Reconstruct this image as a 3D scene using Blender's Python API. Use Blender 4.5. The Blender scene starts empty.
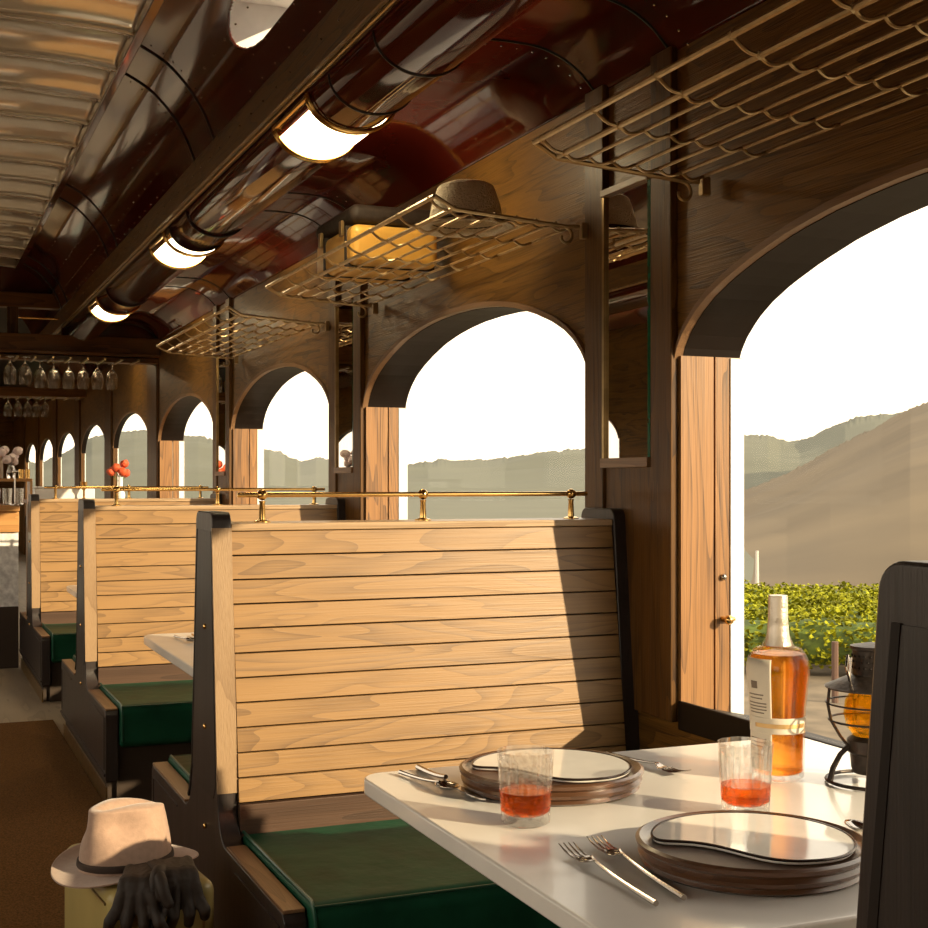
import bpy, bmesh, math, random
from mathutils import Vector, Matrix, noise
from math import sin, cos, pi, radians, sqrt
random.seed(7)
C = bpy.context.scene.collection
PSI = 0.3943; EYE = 1.225; F = 1341.0; V0 = 482.0
def P(u, v, z):                                  # photo pixel at a known height -> place in the car
    d = (EYE - z) * F / (v - V0); r = (u - 464) / F
    return Vector((d * (r * cos(PSI) + sin(PSI)), d * (-r * sin(PSI) + cos(PSI)), z))
# ------------------------------------------------------------------ materials
def new_mat(name):
    m = bpy.data.materials.new(name); m.use_nodes = True
    nt = m.node_tree; b = nt.nodes['Principled BSDF']
    return m, nt, b
def N(nt, t, **k):
    n = nt.nodes.new(t)
    for a, b in k.items():
        if a in n.inputs: n.inputs[a].default_value = b
        else: setattr(n, a, b)
    return n
def rgb(c): return (c[0], c[1], c[2], 1)
def ramp(nt, src, stops):
    r = nt.nodes.new('ShaderNodeValToRGB'); e = r.color_ramp.elements
    e[0].position = stops[0][0]; e[0].color = rgb(stops[0][1])
    e[1].position = stops[-1][0]; e[1].color = rgb(stops[-1][1])
    for p, c in stops[1:-1]:
        x = e.new(p); x.color = rgb(c)
    nt.links.new(src, r.inputs[0]); return r.outputs[0]
def mth(nt, op, a, b=None):
    n = nt.nodes.new('ShaderNodeMath'); n.operation = op
    for i, s in enumerate((a, b)):
        if s is None: continue
        if isinstance(s, (int, float)): n.inputs[i].default_value = s
        else: nt.links.new(s, n.inputs[i])
    return n.outputs[0]
def wood(name, light, dark, axis='x', rough=.45, coat=0.0, rings=9, cross=7.0, along=.9, fib=.5, bump=.15, spec=.5):
    m, nt, b = new_mat(name)
    tc = N(nt, 'ShaderNodeTexCoord'); gi = N(nt, 'ShaderNodeNewGeometry')
    mp = N(nt, 'ShaderNodeMapping')
    s = [cross] * 3; s['xyz'.index(axis)] = along; mp.inputs['Scale'].default_value = s
    nt.links.new(tc.outputs['Object'], mp.inputs['Vector'])
    n1 = N(nt, 'ShaderNodeTexNoise', noise_dimensions='4D'); n1.inputs['Scale'].default_value = 1.0; n1.inputs['Detail'].default_value = 2.0
    n1.inputs['Distortion'].default_value = .35
    nt.links.new(mp.outputs[0], n1.inputs['Vector'])
    w = mth(nt, 'MULTIPLY', gi.outputs['Random Per Island'], 40.0); nt.links.new(w, n1.inputs['W'])
    fr = mth(nt, 'FRACT', mth(nt, 'MULTIPLY', n1.outputs['Fac'], rings))
    line = mth(nt, 'POWER', fr, 2.2)
    mp2 = N(nt, 'ShaderNodeMapping'); s2 = [cross * 38] * 3; s2['xyz'.index(axis)] = along * 5; mp2.inputs['Scale'].default_value = s2
    nt.links.new(tc.outputs['Object'], mp2.inputs['Vector'])
    n2 = N(nt, 'ShaderNodeTexNoise'); n2.inputs['Scale'].default_value = 1.0; n2.inputs['Detail'].default_value = 3.0
    nt.links.new(mp2.outputs[0], n2.inputs['Vector'])
    f2 = mth(nt, 'MULTIPLY', mth(nt, 'SUBTRACT', n2.outputs['Fac'], .42), 1.8 * fib)
    n3 = N(nt, 'ShaderNodeTexNoise', noise_dimensions='4D'); n3.inputs['Scale'].default_value = .8
    nt.links.new(mp.outputs[0], n3.inputs['Vector']); nt.links.new(w, n3.inputs['W'])
    tot = mth(nt, 'ADD', mth(nt, 'MULTIPLY', line, .55), f2)
    tot = mth(nt, 'ADD', tot, mth(nt, 'MULTIPLY', mth(nt, 'SUBTRACT', n3.outputs['Fac'], .5), .9))
    tot = mth(nt, 'ADD', tot, mth(nt, 'MULTIPLY', mth(nt, 'SUBTRACT', gi.outputs['Random Per Island'], .5), .22))
    col = ramp(nt, tot, [(0, light), (.45, tuple((l * .6 + d * .4) for l, d in zip(light, dark))), (1, dark)])
    nt.links.new(col, b.inputs['Base Color'])
    b.inputs['Roughness'].default_value = rough; b.inputs['Coat Weight'].default_value = coat; b.inputs['Coat Roughness'].default_value = .2
    b.inputs['Specular IOR Level'].default_value = spec
    bp = N(nt, 'ShaderNodeBump'); bp.inputs['Strength'].default_value = bump; bp.inputs['Distance'].default_value = .004
    nt.links.new(tot, bp.inputs['Height']); nt.links.new(bp.outputs[0], b.inputs['Normal'])
    return m
def plain(name, c, rough=.5, metal=0.0, coat=0.0, spec=.5, var=0.0, vs=20.0, bump=0.0, bs=60.0, sheen=0.0):
    m, nt, b = new_mat(name)
    b.inputs['Base Color'].default_value = rgb(c); b.inputs['Roughness'].default_value = rough
    b.inputs['Metallic'].default_value = metal; b.inputs['Coat Weight'].default_value = coat; b.inputs['Coat Roughness'].default_value = .05
    b.inputs['Specular IOR Level'].default_value = spec; b.inputs['Sheen Weight'].default_value = sheen
    tc = N(nt, 'ShaderNodeTexCoord')
    n = N(nt, 'ShaderNodeTexNoise'); n.inputs['Scale'].default_value = vs; n.inputs['Detail'].default_value = 4
    nt.links.new(tc.outputs['Object'], n.inputs['Vector'])
    v = max(var, .04)
    nt.links.new(ramp(nt, n.outputs['Fac'], [(.3, tuple(x * (1 - v) for x in c)), (.7, tuple(min(1, x * (1 + v)) for x in c))]), b.inputs['Base Color'])
    if bump:
        n2 = N(nt, 'ShaderNodeTexNoise'); n2.inputs['Scale'].default_value = bs; n2.inputs['Detail'].default_value = 3
        nt.links.new(tc.outputs['Object'], n2.inputs['Vector'])
        bp = N(nt, 'ShaderNodeBump'); bp.inputs['Strength'].default_value = bump; bp.inputs['Distance'].default_value = .01
        nt.links.new(n2.outputs['Fac'], bp.inputs['Height']); nt.links.new(bp.outputs[0], b.inputs['Normal'])
    return m
def glassy(name, c=(1, 1, 1), clear=.4, rough=0.0, ior=1.45):
    m, nt, b = new_mat(name); out = nt.nodes['Material Output']
    b.inputs['Base Color'].default_value = rgb(c); b.inputs['Transmission Weight'].default_value = 1
    b.inputs['Roughness'].default_value = rough; b.inputs['IOR'].default_value = ior
    t = N(nt, 'ShaderNodeBsdfTransparent'); t.inputs[0].default_value = rgb(c)
    mx = N(nt, 'ShaderNodeMixShader'); mx.inputs[0].default_value = clear
    nt.links.new(b.outputs[0], mx.inputs[1]); nt.links.new(t.outputs[0], mx.inputs[2]); nt.links.new(mx.outputs[0], out.inputs[0])
    return m
def pane_mat(name, c=(.985, .985, .98)):
    m, nt, b = new_mat(name); nt.nodes.remove(b); out = nt.nodes['Material Output']
    t = N(nt, 'ShaderNodeBsdfTransparent'); t.inputs[0].default_value = rgb(c)
    g = N(nt, 'ShaderNodeBsdfGlossy'); g.inputs['Roughness'].default_value = .01
    lw = N(nt, 'ShaderNodeLayerWeight'); lw.inputs['Blend'].default_value = .5
    fr = mth(nt, 'ADD', mth(nt, 'MULTIPLY', mth(nt, 'POWER', lw.outputs['Facing'], 5.0), .12), .002)
    mx = N(nt, 'ShaderNodeMixShader')
    nt.links.new(fr, mx.inputs[0]); nt.links.new(t.outputs[0], mx.inputs[1]); nt.links.new(g.outputs[0], mx.inputs[2]); nt.links.new(mx.outputs[0], out.inputs[0])
    return m
def emit(name, c, s):
    m, nt, b = new_mat(name); b.inputs['Base Color'].default_value = rgb(c)
    b.inputs['Emission Color'].default_value = rgb(c); b.inputs['Emission Strength'].default_value = s
    return m
M = {}
M['slat'] = wood('slat_oak', (.325, .180, .064), (.125, .065, .026), 'x', .42, .1, rings=15, cross=7, along=1.0, fib=.5)
M['trim_oak'] = wood('trim_oak', (.35, .225, .12), (.20, .115, .055), 'z', .4, .1, rings=4, cross=12, along=.8, fib=.6)
M['dark'] = wood('dark_stained_wood', (.036, .026, .024), (.012, .008, .007), 'z', .38, .1, rings=6, cross=10, along=.8, fib=.6, bump=.2)
M['darktop'] = wood('brown_top_wood', (.30, .17, .085), (.12, .06, .03), 'y', .4, .1, rings=5, cross=10, fib=.6)
M['walnut_y'] = wood('wall_oak_y', (.22, .108, .022), (.028, .012, .003), 'y', .40, .08, rings=9, cross=8, along=1.2, fib=.8, bump=.4, spec=.3)
M['walnut_z'] = wood('wall_oak_z', (.15, .068, .015), (.026, .010, .003), 'z', .40, .08, rings=7, cross=10, along=1.0, fib=.8, bump=.3, spec=.3)
M['walnut_x'] = wood('wall_oak_x', (.21, .09, .022), (.035, .013, .004), 'x', .40, .08, rings=7, cross=8, along=1.0, fib=.7, spec=.3)
M['jamb'] = wood('jamb_oak', (.33, .155, .048), (.035, .014, .006), 'z', .42, .1, rings=11, cross=9, along=.8, fib=.9, bump=.2)
M['insetdark'] = wood('inset_dark_wood', (.030, .022, .020), (.012, .009, .008), 'z', .4, .1, rings=6, cross=10, fib=.6)
M['soffit'] = plain('soffit_paint', (.012, .007, .005), .55, spec=.25)
M['maroon'] = plain('maroon_lacquer', (.085, .008, .003), .09, coat=.7, spec=.5, var=.15, vs=3, bump=.02, bs=2.5)
M['tin'] = plain('polished_tin', (.92, .86, .76), .14, metal=.45, coat=.6, var=.06, vs=3, bump=.05, bs=3)
M['black'] = plain('black_metal', (.012, .010, .009), .35, metal=.3)
M['iron'] = plain('lantern_iron', (.045, .034, .028), .45, metal=.6, var=.3, vs=60, bump=.2)
M['brass'] = plain('polished_brass', (.85, .55, .20), .16, metal=1.0, var=.08, vs=30)
M['obrass'] = plain('old_brass', (.42, .29, .13), .32, metal=.95, var=.2, vs=25)
M['rackm'] = plain('bronze_rack_metal', (.50, .36, .19), .34, metal=.8, var=.2, vs=25)
M['steel'] = plain('cutlery_steel', (.48, .44, .40), .14, metal=1.0)
M['leather'] = plain('green_leather', (.010, .070, .036), .42, coat=0, spec=.10, var=.25, vs=9, bump=.35, bs=14)
M['piping'] = plain('green_piping', (.015, .085, .052), .35)
M['carpet'] = plain('brown_carpet', (.16, .075, .022), .95, var=.45, vs=160, bump=.6, bs=240, spec=.1)
M['floorw'] = wood('pale_floor_boards', (.42, .33, .22), (.22, .16, .10), 'y', .4, .1, rings=5, cross=8, fib=.4)
M['marble'] = plain('white_marble', (.86, .83, .79), .22, coat=.25, var=.07, vs=4)
M['charger'] = wood('charger_walnut', (.11, .050, .024), (.035, .016, .008), 'x', .28, .35, rings=7, cross=12, fib=.5)
M['china'] = plain('white_china', (.88, .85, .80), .07, coat=.2)
M['rimdark'] = plain('plate_rim', (.05, .035, .03), .2, metal=.4)
M['glass'] = glassy('cut_glass', (1, .995, .985), .72)
M['thin'] = glassy('thin_glass', (1, .98, .95), .1, rough=.12)
M['whisky'] = glassy('whisky', (.94, .25, .025), .35, ior=1.36)
M['bottlewhisky'] = glassy('bottle_whisky', (1.0, .48, .09), .4, ior=1.36)
M['amber'] = glassy('amber_globe', (1.0, .76, .24), .75)
M['pane'] = pane_mat('window_glass')
M['mirror'] = plain('mirror_silver', (.78, .74, .68), .01, metal=1.0)
M['greenedge'] = plain('mirror_glass_edge', (.01, .13, .07), .08, coat=1)
M['paper'] = plain('cream_label', (.72, .64, .52), .6, var=.05)
M['print'] = plain('label_print', (.20, .15, .11), .6)
M['goldprint'] = plain('label_gold', (.75, .50, .22), .35, metal=.7)
M['capsule'] = plain('bottle_capsule', (.70, .62, .52), .3, metal=.5, bump=.2, bs=90)
M['felt'] = plain('tan_felt', (.42, .275, .20), .9, var=.08, vs=90, sheen=.4, bump=.1, bs=300)
M['band'] = plain('hat_band', (.035, .020, .014), .6)
M['glove'] = plain('dark_leather', (.030, .019, .013), .65, var=.3, vs=50, bump=.25, bs=45)
M['case'] = plain('olive_yellow_case', (.46, .36, .13), .42, coat=.2, var=.12, vs=5)
M['ycase'] = plain('yellow_case', (.78, .44, .09), .4, coat=.2, var=.08, vs=6)
M['straw'] = plain('pale_straw', (.92, .80, .60), .8, var=.08, vs=120, bump=.8, bs=160)
M['lampglow'] = emit('lamp_glow', (1.0, .78, .45), 20.0)
M['stone'] = plain('pale_stone', (.85, .84, .86), .5, var=.3, vs=30)
M['darkbrown'] = plain('dark_brown_paint', (.045, .028, .018), .5)
M['orangewood'] = wood('bar_top_oak', (.62, .33, .12), (.35, .16, .05), 'x', .35, .2, rings=6, cross=8, fib=.4)
M['white'] = plain('white_enamel', (.85, .84, .82), .3)
M['red'] = plain('red_petals', (.60, .09, .03), .6, var=.3, vs=40)
M['pink'] = plain('pale_petals', (.85, .72, .74), .6, var=.15, vs=40)
M['leafgreen'] = plain('stem_green', (.07, .16, .04), .6)
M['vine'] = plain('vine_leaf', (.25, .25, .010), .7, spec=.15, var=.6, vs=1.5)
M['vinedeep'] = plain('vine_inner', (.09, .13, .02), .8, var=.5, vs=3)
M['soil'] = plain('vineyard_soil', (.15, .115, .075), .95, var=.35, vs=1.2)
M['hillb'] = plain('far_hill', (.098, .100, .068), .95, var=.10, vs=.04, bump=.5, bs=.1)
M['hilla'] = plain('near_hill', (.115, .082, .042), .95, var=.2, vs=.06, bump=.5, bs=.15)
M['meadow'] = plain('meadow', (.22, .19, .10), .95, var=.15, vs=.03)
M['stake'] = plain('weathered_stake', (.12, .07, .05), .9)
M['post'] = plain('pale_pole', (.55, .50, .45), .7)
# ------------------------------------------------------------------ mesh helpers
class MB:
    def __init__(s): s.bm = bmesh.new()
    def box(s, x0, x1, y0, y1, z0, z1):
        vs = [s.bm.verts.new(c) for c in ((x0,y0,z0),(x1,y0,z0),(x1,y1,z0),(x0,y1,z0),(x0,y0,z1),(x1,y0,z1),(x1,y1,z1),(x0,y1,z1))]
        for f in ((0,3,2,1),(4,5,6,7),(0,1,5,4),(1,2,6,5),(2,3,7,6),(3,0,4,7)): s.bm.faces.new([vs[i] for i in f])
        return s
    def prism(s, poly, axis, a, b):                # poly of 2-tuples in the other two axes
        def mk(p, t):
            return {'x': (t, p[0], p[1]), 'y': (p[0], t, p[1]), 'z': (p[0], p[1], t)}[axis]
        A = [s.bm.verts.new(mk(p, a)) for p in poly]; B = [s.bm.verts.new(mk(p, b)) for p in poly]
        n = len(poly)
        s.bm.faces.new(A[::-1]); s.bm.faces.new(B)
        for i in range(n): s.bm.faces.new((A[i], A[(i+1) % n], B[(i+1) % n], B[i]))
        return s
    def lathe(s, prof, c=(0, 0, 0), seg=32, fn=None, a0=0, a1=2*pi):
        full = abs(a1 - a0 - 2*pi) < 1e-6; k = seg if full else seg + 1
        rings = []
        for r, z in prof:
            if r < 1e-6 and full: rings.append([s.bm.verts.new((c[0], c[1], c[2] + z))]); continue
            ring = []
            for i in range(k):
                t = a0 + (a1 - a0) * i / seg; rr = r if fn is None else fn(r, z, t)
                ring.append(s.bm.verts.new((c[0] + rr*cos(t), c[1] + rr*sin(t), c[2] + z)))
            rings.append(ring)
        for A, B in zip(rings, rings[1:]):
            for i in range(seg):
                j = (i + 1) % k
                if len(A) == 1 and len(B) == 1: continue
                if len(A) == 1: s.bm.faces.new((A[0], B[j], B[i]))
                elif len(B) == 1: s.bm.faces.new((A[i], A[j], B[0]))
                else: s.bm.faces.new((A[i], A[j], B[j], B[i]))
        return s
    def tube(s, pts, r, seg=8, closed=False, cap=True):
        pts = [Vector(p) for p in pts]; n = len(pts); rings = []
        rr = r if isinstance(r, (list, tuple)) else [r] * n
        up = None
        for i, p in enumerate(pts):
            if closed: t = (pts[(i+1) % n] - pts[i-1]).normalized()
            else: t = (pts[min(i+1, n-1)] - pts[max(i-1, 0)]).normalized()
            if up is None:
                up = Vector((0, 0, 1)) if abs(t.z) < .9 else Vector((1, 0, 0))
            side = t.cross(up).normalized(); up = side.cross(t).normalized()
            rings.append([s.bm.verts.new(p + rr[i] * (side * cos(a) + up * sin(a))) for a in (2*pi*k/seg for k in range(seg))])
        pr = list(zip(rings, rings[1:])) + ([(rings[-1], rings[0])] if closed else [])
        for A, B in pr:
            for i in range(seg): s.bm.faces.new((A[i], A[(i+1) % seg], B[(i+1) % seg], B[i]))
        if cap and not closed: s.bm.faces.new(rings[0][::-1]); s.bm.faces.new(rings[-1])
        return s
    def grid(s, fn, nu, nv):
        V = [[s.bm.verts.new(fn(i/nu, j/nv)) for j in range(nv+1)] for i in range(nu+1)]
        for i in range(nu):
            for j in range(nv): s.bm.faces.new((V[i][j], V[i+1][j], V[i+1][j+1], V[i][j+1]))
        return s
    def ball(s, c, r, sub=2):
        m = Matrix.Translation(c)
        if not isinstance(r, (tuple, list)): r = (r, r, r)
        m = m @ Matrix.Diagonal((r[0], r[1], r[2], 1))
        bmesh.ops.create_icosphere(s.bm, subdivisions=sub, radius=1, matrix=m); return s
    def xform(s, m): bmesh.ops.transform(s.bm, matrix=m, verts=s.bm.verts); return s
    def obj(s, name, mat, parent=None, bevel=0, smooth=True, loc=None, angle=35, recalc=True, seg=2):
        if recalc: bmesh.ops.recalc_face_normals(s.bm, faces=s.bm.faces)
        me = bpy.data.meshes.new(name); s.bm.to_mesh(me); s.bm.free()
        if smooth:
            me.polygons.foreach_set('use_smooth', [True] * len(me.polygons))
            if not bevel: me.set_sharp_from_angle(angle=radians(angle))
        me.materials.append(mat)
        o = bpy.data.objects.new(name, me); C.objects.link(o)
        if parent: o.parent = parent
        if loc is not None: o.location = loc
        if bevel:
            b = o.modifiers.new('bevel', 'BEVEL'); b.width = bevel; b.segments = seg; b.limit_method = 'ANGLE'; b.angle_limit = radians(40); b.harden_normals = True
        return o
def tag(o, label, cat=None, group=None, kind=None):
    if label: o['label'] = label
    if cat: o['category'] = cat
    if group: o['group'] = group
    if kind: o['kind'] = kind
    return o
def thing(name, label, cat, loc=(0, 0, 0), rz=0, group=None):
    o = bpy.data.objects.new(name, None); C.objects.link(o); o.location = loc; o.rotation_euler = (0, 0, rz); o.empty_display_size = .1
    return tag(o, label, cat, group)
def struct(o, label=None): o['kind'] = 'structure'; 
def struct(o, label=None):
    o['kind'] = 'structure'
    if label: o['label'] = label
    return o
def dup(root, loc, rz=None, label=None, group=None):
    r = root.copy(); C.objects.link(r); r.location = loc
    if rz is not None: r.rotation_euler = (0, 0, rz)
    if label: r['label'] = label
    if group: r['group'] = group
    for ch in list(root.children):
        c = ch.copy(); C.objects.link(c); c.parent = r
        for g in list(ch.children):
            d = g.copy(); C.objects.link(d); d.parent = c
    return r
def rot_z(a): return Matrix.Rotation(a, 4, 'Z')
# ------------------------------------------------------------------ dimensions
W = 1.856; WO = 2.045; XC = .35; P0 = 2.57; SW = .60
JP = 2.58; J0 = 3.01; OPN = 2.10; SILL = .655
Y_BACK, Y_END = -2.6, 26.5
ARCH = [(0, 1.846), (.16, 1.843), (.29, 1.834), (.42, 1.820), (.56, 1.797), (.70, 1.762), (.82, 1.724), (.90, 1.690), (.96, 1.655), (1.01, 1.612), (1.035, 1.580), (1.05, 1.548)]
def arch_z(t):
    t = abs(t)
    for (a, za), (b, zb) in zip(ARCH, ARCH[1:]):
        if t <= b: return za + (zb - za)*(t - a)/(b - a)
    return ARCH[-1][1]
def edges(k):                                    # opening of bay k along the car
    y1 = J0 + JP*k; y0 = y1 - OPN
    if k == 0: y0 = .41  # unseen near end widened so that sunlight reaches the set table
    if k == -1: y1, y0 = 0.0, -2.1
    return y0, y1
def az(y, y0, y1):                               # arch height at y; a wide bay keeps round shoulders and a level crown
    return arch_z(max(0, OPN/2 - min(y - y0, y1 - y)))
TOPZ = 2.36
# ---- floor, carpet
struct(MB().box(-1.4, 2.1, Y_BACK, Y_END, -.08, 0).obj('floor', M['floorw'], smooth=False), 'pale boarded floor')
cp = MB().box(-1.2, .695, Y_BACK, 7.15, .0, .008).obj('carpet', M['carpet'], smooth=False)
tag(cp, 'brown carpet running down the aisle beside the booths', 'carpet')
# ---- window walls
def wall(sgn, name, ks):
    X0 = W if sgn > 0 else 2*XC - W; X1 = WO if sgn > 0 else 2*XC - WO
    a, b = min(X0, X1), max(X0, X1)
    m = MB(); pm = MB()
    m.box(a, b, Y_BACK, Y_END, 0, SW)
    prev = Y_BACK
    for k in ks:
        y0, y1 = edges(k)
        if k >= 4: a, b = (W, W + .05) if sgn > 0 else (2*XC - W - .05, 2*XC - W)
        m.box(a, b, prev, y0, SW, TOPZ)
        prev = y1
        n = 64; poly = [(y0, TOPZ)]
        for i in range(n + 1):
            y = y0 + (y1 - y0) * (.5 - .5*cos(pi*i/n)); poly.append((y, az(y, y0, y1)))
        poly.append((y1, TOPZ))
        # spandrel as quads
        for i in range(n):
            ya, za = poly[i+1]; yb, zb = poly[i+2]
            m.prism([(ya, za), (yb, zb), (yb, TOPZ), (ya, TOPZ)], 'x', a, b)
    m.box(a, b, prev, Y_END, SW, TOPZ)
    bmesh.ops.remove_doubles(m.bm, verts=m.bm.verts, dist=1e-4)
    # drop interior faces shared by neighbours
    seen = {}
    for f in m.bm.faces:
        key = tuple(sorted(v.index for v in f.verts)); seen.setdefault(key, []).append(f)
    m.bm.verts.index_update(); seen = {}
    for f in m.bm.faces: seen.setdefault(tuple(sorted(v.index for v in f.verts)), []).append(f)
    bmesh.ops.delete(m.bm, geom=[f for l in seen.values() if len(l) > 1 for f in l], context='FACES_ONLY')
    return struct(m.obj(name, M['walnut_y'], smooth=False))
ksR = range(-1, 9)
wall(1, 'wall_right', ksR)['label'] = 'dark varnished oak wall with a row of arched windows'
wall(-1, 'wall_left', ksR)
for nm, y0, y1 in (('wall_back', Y_BACK - .1, Y_BACK), ('wall_front', Y_END, Y_END + .1)):
    struct(MB().box(-1.4, 2.1, y0, y1, 0, 3.1).obj(nm, M['walnut_x'], smooth=False))
# windows: liner, sill, pane, trims
wn = 0
def arch_band(m, y0, y1, off_in, off_out, xa, xb, z_start):
    n = 64
    pts = []
    for i in range(n + 1):
        y = y0 + (y1 - y0) * (.5 - .5*cos(pi*i/n)); pts.append((y, az(y, y0, y1)))
    for (ya, za), (yb, zb) in zip(pts, pts[1:]):
        m.prism([(ya, za + off_in), (yb, zb + off_in), (yb, zb + off_out), (ya, za + off_out)], 'x', xa, xb)
    bmesh.ops.remove_doubles(m.bm, verts=m.bm.verts, dist=1e-5)
def window(k, sgn, n):
    y0, y1 = edges(k)
    g = thing('window_%d' % n, None, None, (0, 0, 0)); g['kind'] = 'structure'
    far = k >= 4
    dep = (lambda x: x) if not far else (lambda x: W + (x - W)*.05/(WO - W))
    fx = (lambda x: dep(x)) if sgn > 0 else (lambda x: 2*XC - dep(x))
    def bx(m, xa, xb, *r): m.box(min(fx(xa), fx(xb)), max(fx(xa), fx(xb)), *r); return m
    m = MB(); zt = arch_z(OPN/2)
    bx(m, W + .002, 1.957, y1 - .012, y1 + .0005, SW, zt + .005); bx(m, 1.963, WO, y1 - .012, y1 + .0005, SW, zt + .005)
    bx(m, W + .002, WO, y0 - .0005, y0 + .012, SW, zt + .005)
    m.obj('jamb', M['jamb'] if k < 4 else M['walnut_z'], g, smooth=False)
    m = MB(); bx(m, 2.008, WO + .004, y1 - .016, y1 + .0, SW, zt + .003); m.obj('outer_casing', M['white'], g, smooth=False)
    m = MB(); arch_band(m, y0, y1, -.006, .0, *sorted((fx(W + .012), fx(WO - .002))), 0); m.obj('soffit_lining', M['soffit'], g, smooth=False)
    m = MB(); arch_band(m, y0, y1, -.004, .014, *sorted((fx(W - .012), fx(W + .012))), 0); m.obj('arch_bead', M['darktop'], g, smooth=False)
    m = MB(); m.prism([(fx(W - .002), SW - .02), (fx(WO + .02), SW - .02), (fx(WO + .02), .606), (fx(W + .012), .648), (fx(W + .010), .656), (fx(W - .002), .656)], 'y', y0 + .001, y1 - .001); m.obj('window_sill', M['soffit'], g, bevel=.004)
    m = MB(); yc = (y0 + y1)/2
    x = fx(1.96)
    pts = [(y0, .63)] + [(y1, .63)] + [(yy, az(yy, y0, y1)) for yy in [y1 - (y1 - y0)*(.5 - .5*cos(pi*i/60)) for i in range(61)]]
    m.prism(pts, 'x', min(x, fx(1.966)), max(x, fx(1.966))); m.obj('pane', M['pane'], g, smooth=False)
    if sgn > 0 and k < 5:
        m = MB(); m.tube([(1.985, y1 - .012, .865), (1.985, y1 - .035, .865)], .008); m.ball((1.985, y1 - .042, .865), .013); m.tube([(1.985, y1-.03, .865), (2.01, y1-.03, .865)], .005)
        m.obj('latch', M['brass'], g)
        m = MB(); m.ball((1.985, y1 - .016, .975), .009); m.obj('screw', M['steel'], g)
    if sgn > 0 and k >= 0:
        # raw glazing seam line
        pass
    return g
n = 1
for k in ksR:
    for s in (1, -1): window(k, s, n); n += 1
# pilasters & mirrors
for k in range(0, 9):
    y = J0 + JP * k
    if k <= 2:
        for a, b in ((y + .0, y + .105), (y + .37, y + .48)):
            o = struct(MB().box(W - .022, W, a, b, 0.6, TOPZ).obj('trim_1', M['walnut_z'], bevel=.004), 'dark oak pilaster beside a mirror')
        struct(MB().box(W - .012, W, y + .105, y + .37, .6, 1.27).obj('trim_2', M['walnut_z'], bevel=.003), 'oak panel under a mirror')
    else:
        struct(MB().box(W - .022, W, y + .02, y + .46, 0, TOPZ).obj('trim_1', M['walnut_z'], bevel=.004), 'dark oak pilaster between far windows')
ml = ['tall narrow mirror in the pier behind the nearest booth back, beside the largest window',
      'tall narrow mirror on the pier between the second and third arched windows',
      'slim tall mirror on the farthest mirrored pier, above the farthest luggage rack booth']
for k in range(3):
    y = J0 + JP * k
    t = thing('wall_mirror', ml[k], 'mirror', (W, y + .24, 1.28), 0, 'mirrors on the window piers')
    MB().box(-.016, -.006, -.118, .118, .012, .755).obj('mirror_glass', M['mirror'], t, smooth=False)
    m = MB(); m.prism([(-.118, .0), (-.118, .755), (-.131, .755), (-.131, .0)], 'x', -.020, -.002); m.obj('bevel_strip', M['greenedge'], t)
    MB().box(-.030, -.002, -.131, .131, -.015, .012).obj('ledge', M['darktop'], t, bevel=.002)
    MB().box(-.03, -.002, -.131, .131, .755, .775).obj('ledge', M['darktop'], t, bevel=.002)
    MB().box(-.024, -.002, .118, .130, .012, .755).obj('bevel_strip', M['obrass'], t)
# ---- ceiling
LEN0, LEN1 = Y_BACK, 13.2
def sweep(name, prof, mat, y0=LEN0, y1=LEN1, mirror=False, thick=.01, label=None, dy=None, drop=None):
    m = MB(); ny = 1 if dy is None else int((y1 - y0) / dy)
    pr = [((2*XC - x) if mirror else x, z) for x, z in prof]
    V = [[m.bm.verts.new((x, y0 + (y1 - y0) * j / ny, z)) for x, z in pr] for j in range(ny + 1)]
    for j in range(ny):
        for i in range(len(pr) - 1):
            if drop and drop(y0 + (y1-y0)*(j+.5)/ny, (i + .5) / (len(pr) - 1)): continue
            f = (V[j][i], V[j][i+1], V[j+1][i+1], V[j+1][i])
            m.bm.faces.new(f if not mirror else f[::-1])
    bmesh.ops.delete(m.bm, geom=[v for v in m.bm.verts if not v.link_faces], context='VERTS')
    o = m.obj(name, mat, recalc=False); sm = o.modifiers.new('s', 'SOLIDIFY'); sm.thickness = thick; sm.offset = 1 if not mirror else 1
    return struct(o, label)
def spline(pts, n):
    out = []
    P_ = [pts[0]] + pts + [pts[-1]]
    for i in range(len(pts) - 1):
        p0, p1, p2, p3 = [Vector(P_[i + j]) for j in range(4)]
        for s in range(n):
            t = s / n
            v = .5 * ((2*p1) + (p2 - p0)*t + (2*p0 - 5*p1 + 4*p2 - p3)*t*t + (3*p1 - p0 - 3*p2 + p3)*t**3)
            out.append((v.x, v.y))
    out.append(tuple(pts[-1])); return out
cove1 = spline([(.80, 2.90), (.92, 2.835), (1.01, 2.745), (1.07, 2.65), (1.11, 2.55)], 6)
pc = (1.285, 2.43); pipe = [(pc[0] + .135*cos(a), pc[1] + .105*sin(a)) for a in [pi + pi*i/24 for i in range(25)]]
cove2 = spline([(1.42, 2.43), (1.45, 2.462), (1.507, 2.471), (1.588, 2.473), (1.67, 2.468), (1.742, 2.445), (1.804, 2.406), (1.856, 2.350)], 5)
def lun(y, t):
    if not (3.2 < y < 4.52): return False
    c = .56; hw = .17
    if y > 4.2: hw *= sqrt(max(0, 1 - ((y - 4.2) / .32) ** 2))
    return abs(t - c) < hw
cove1f = spline([(.80, 2.90), (.92, 2.835), (1.01, 2.745), (1.07, 2.65), (1.11, 2.55)], 34)
sweep('trim_3', cove1f, M['maroon'], thick=.008, label='glossy maroon riveted cove beside the polished ceiling', dy=.0125, drop=lun)
sweep('trim_3', cove1, M['maroon'], mirror=True, thick=.008)
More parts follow.
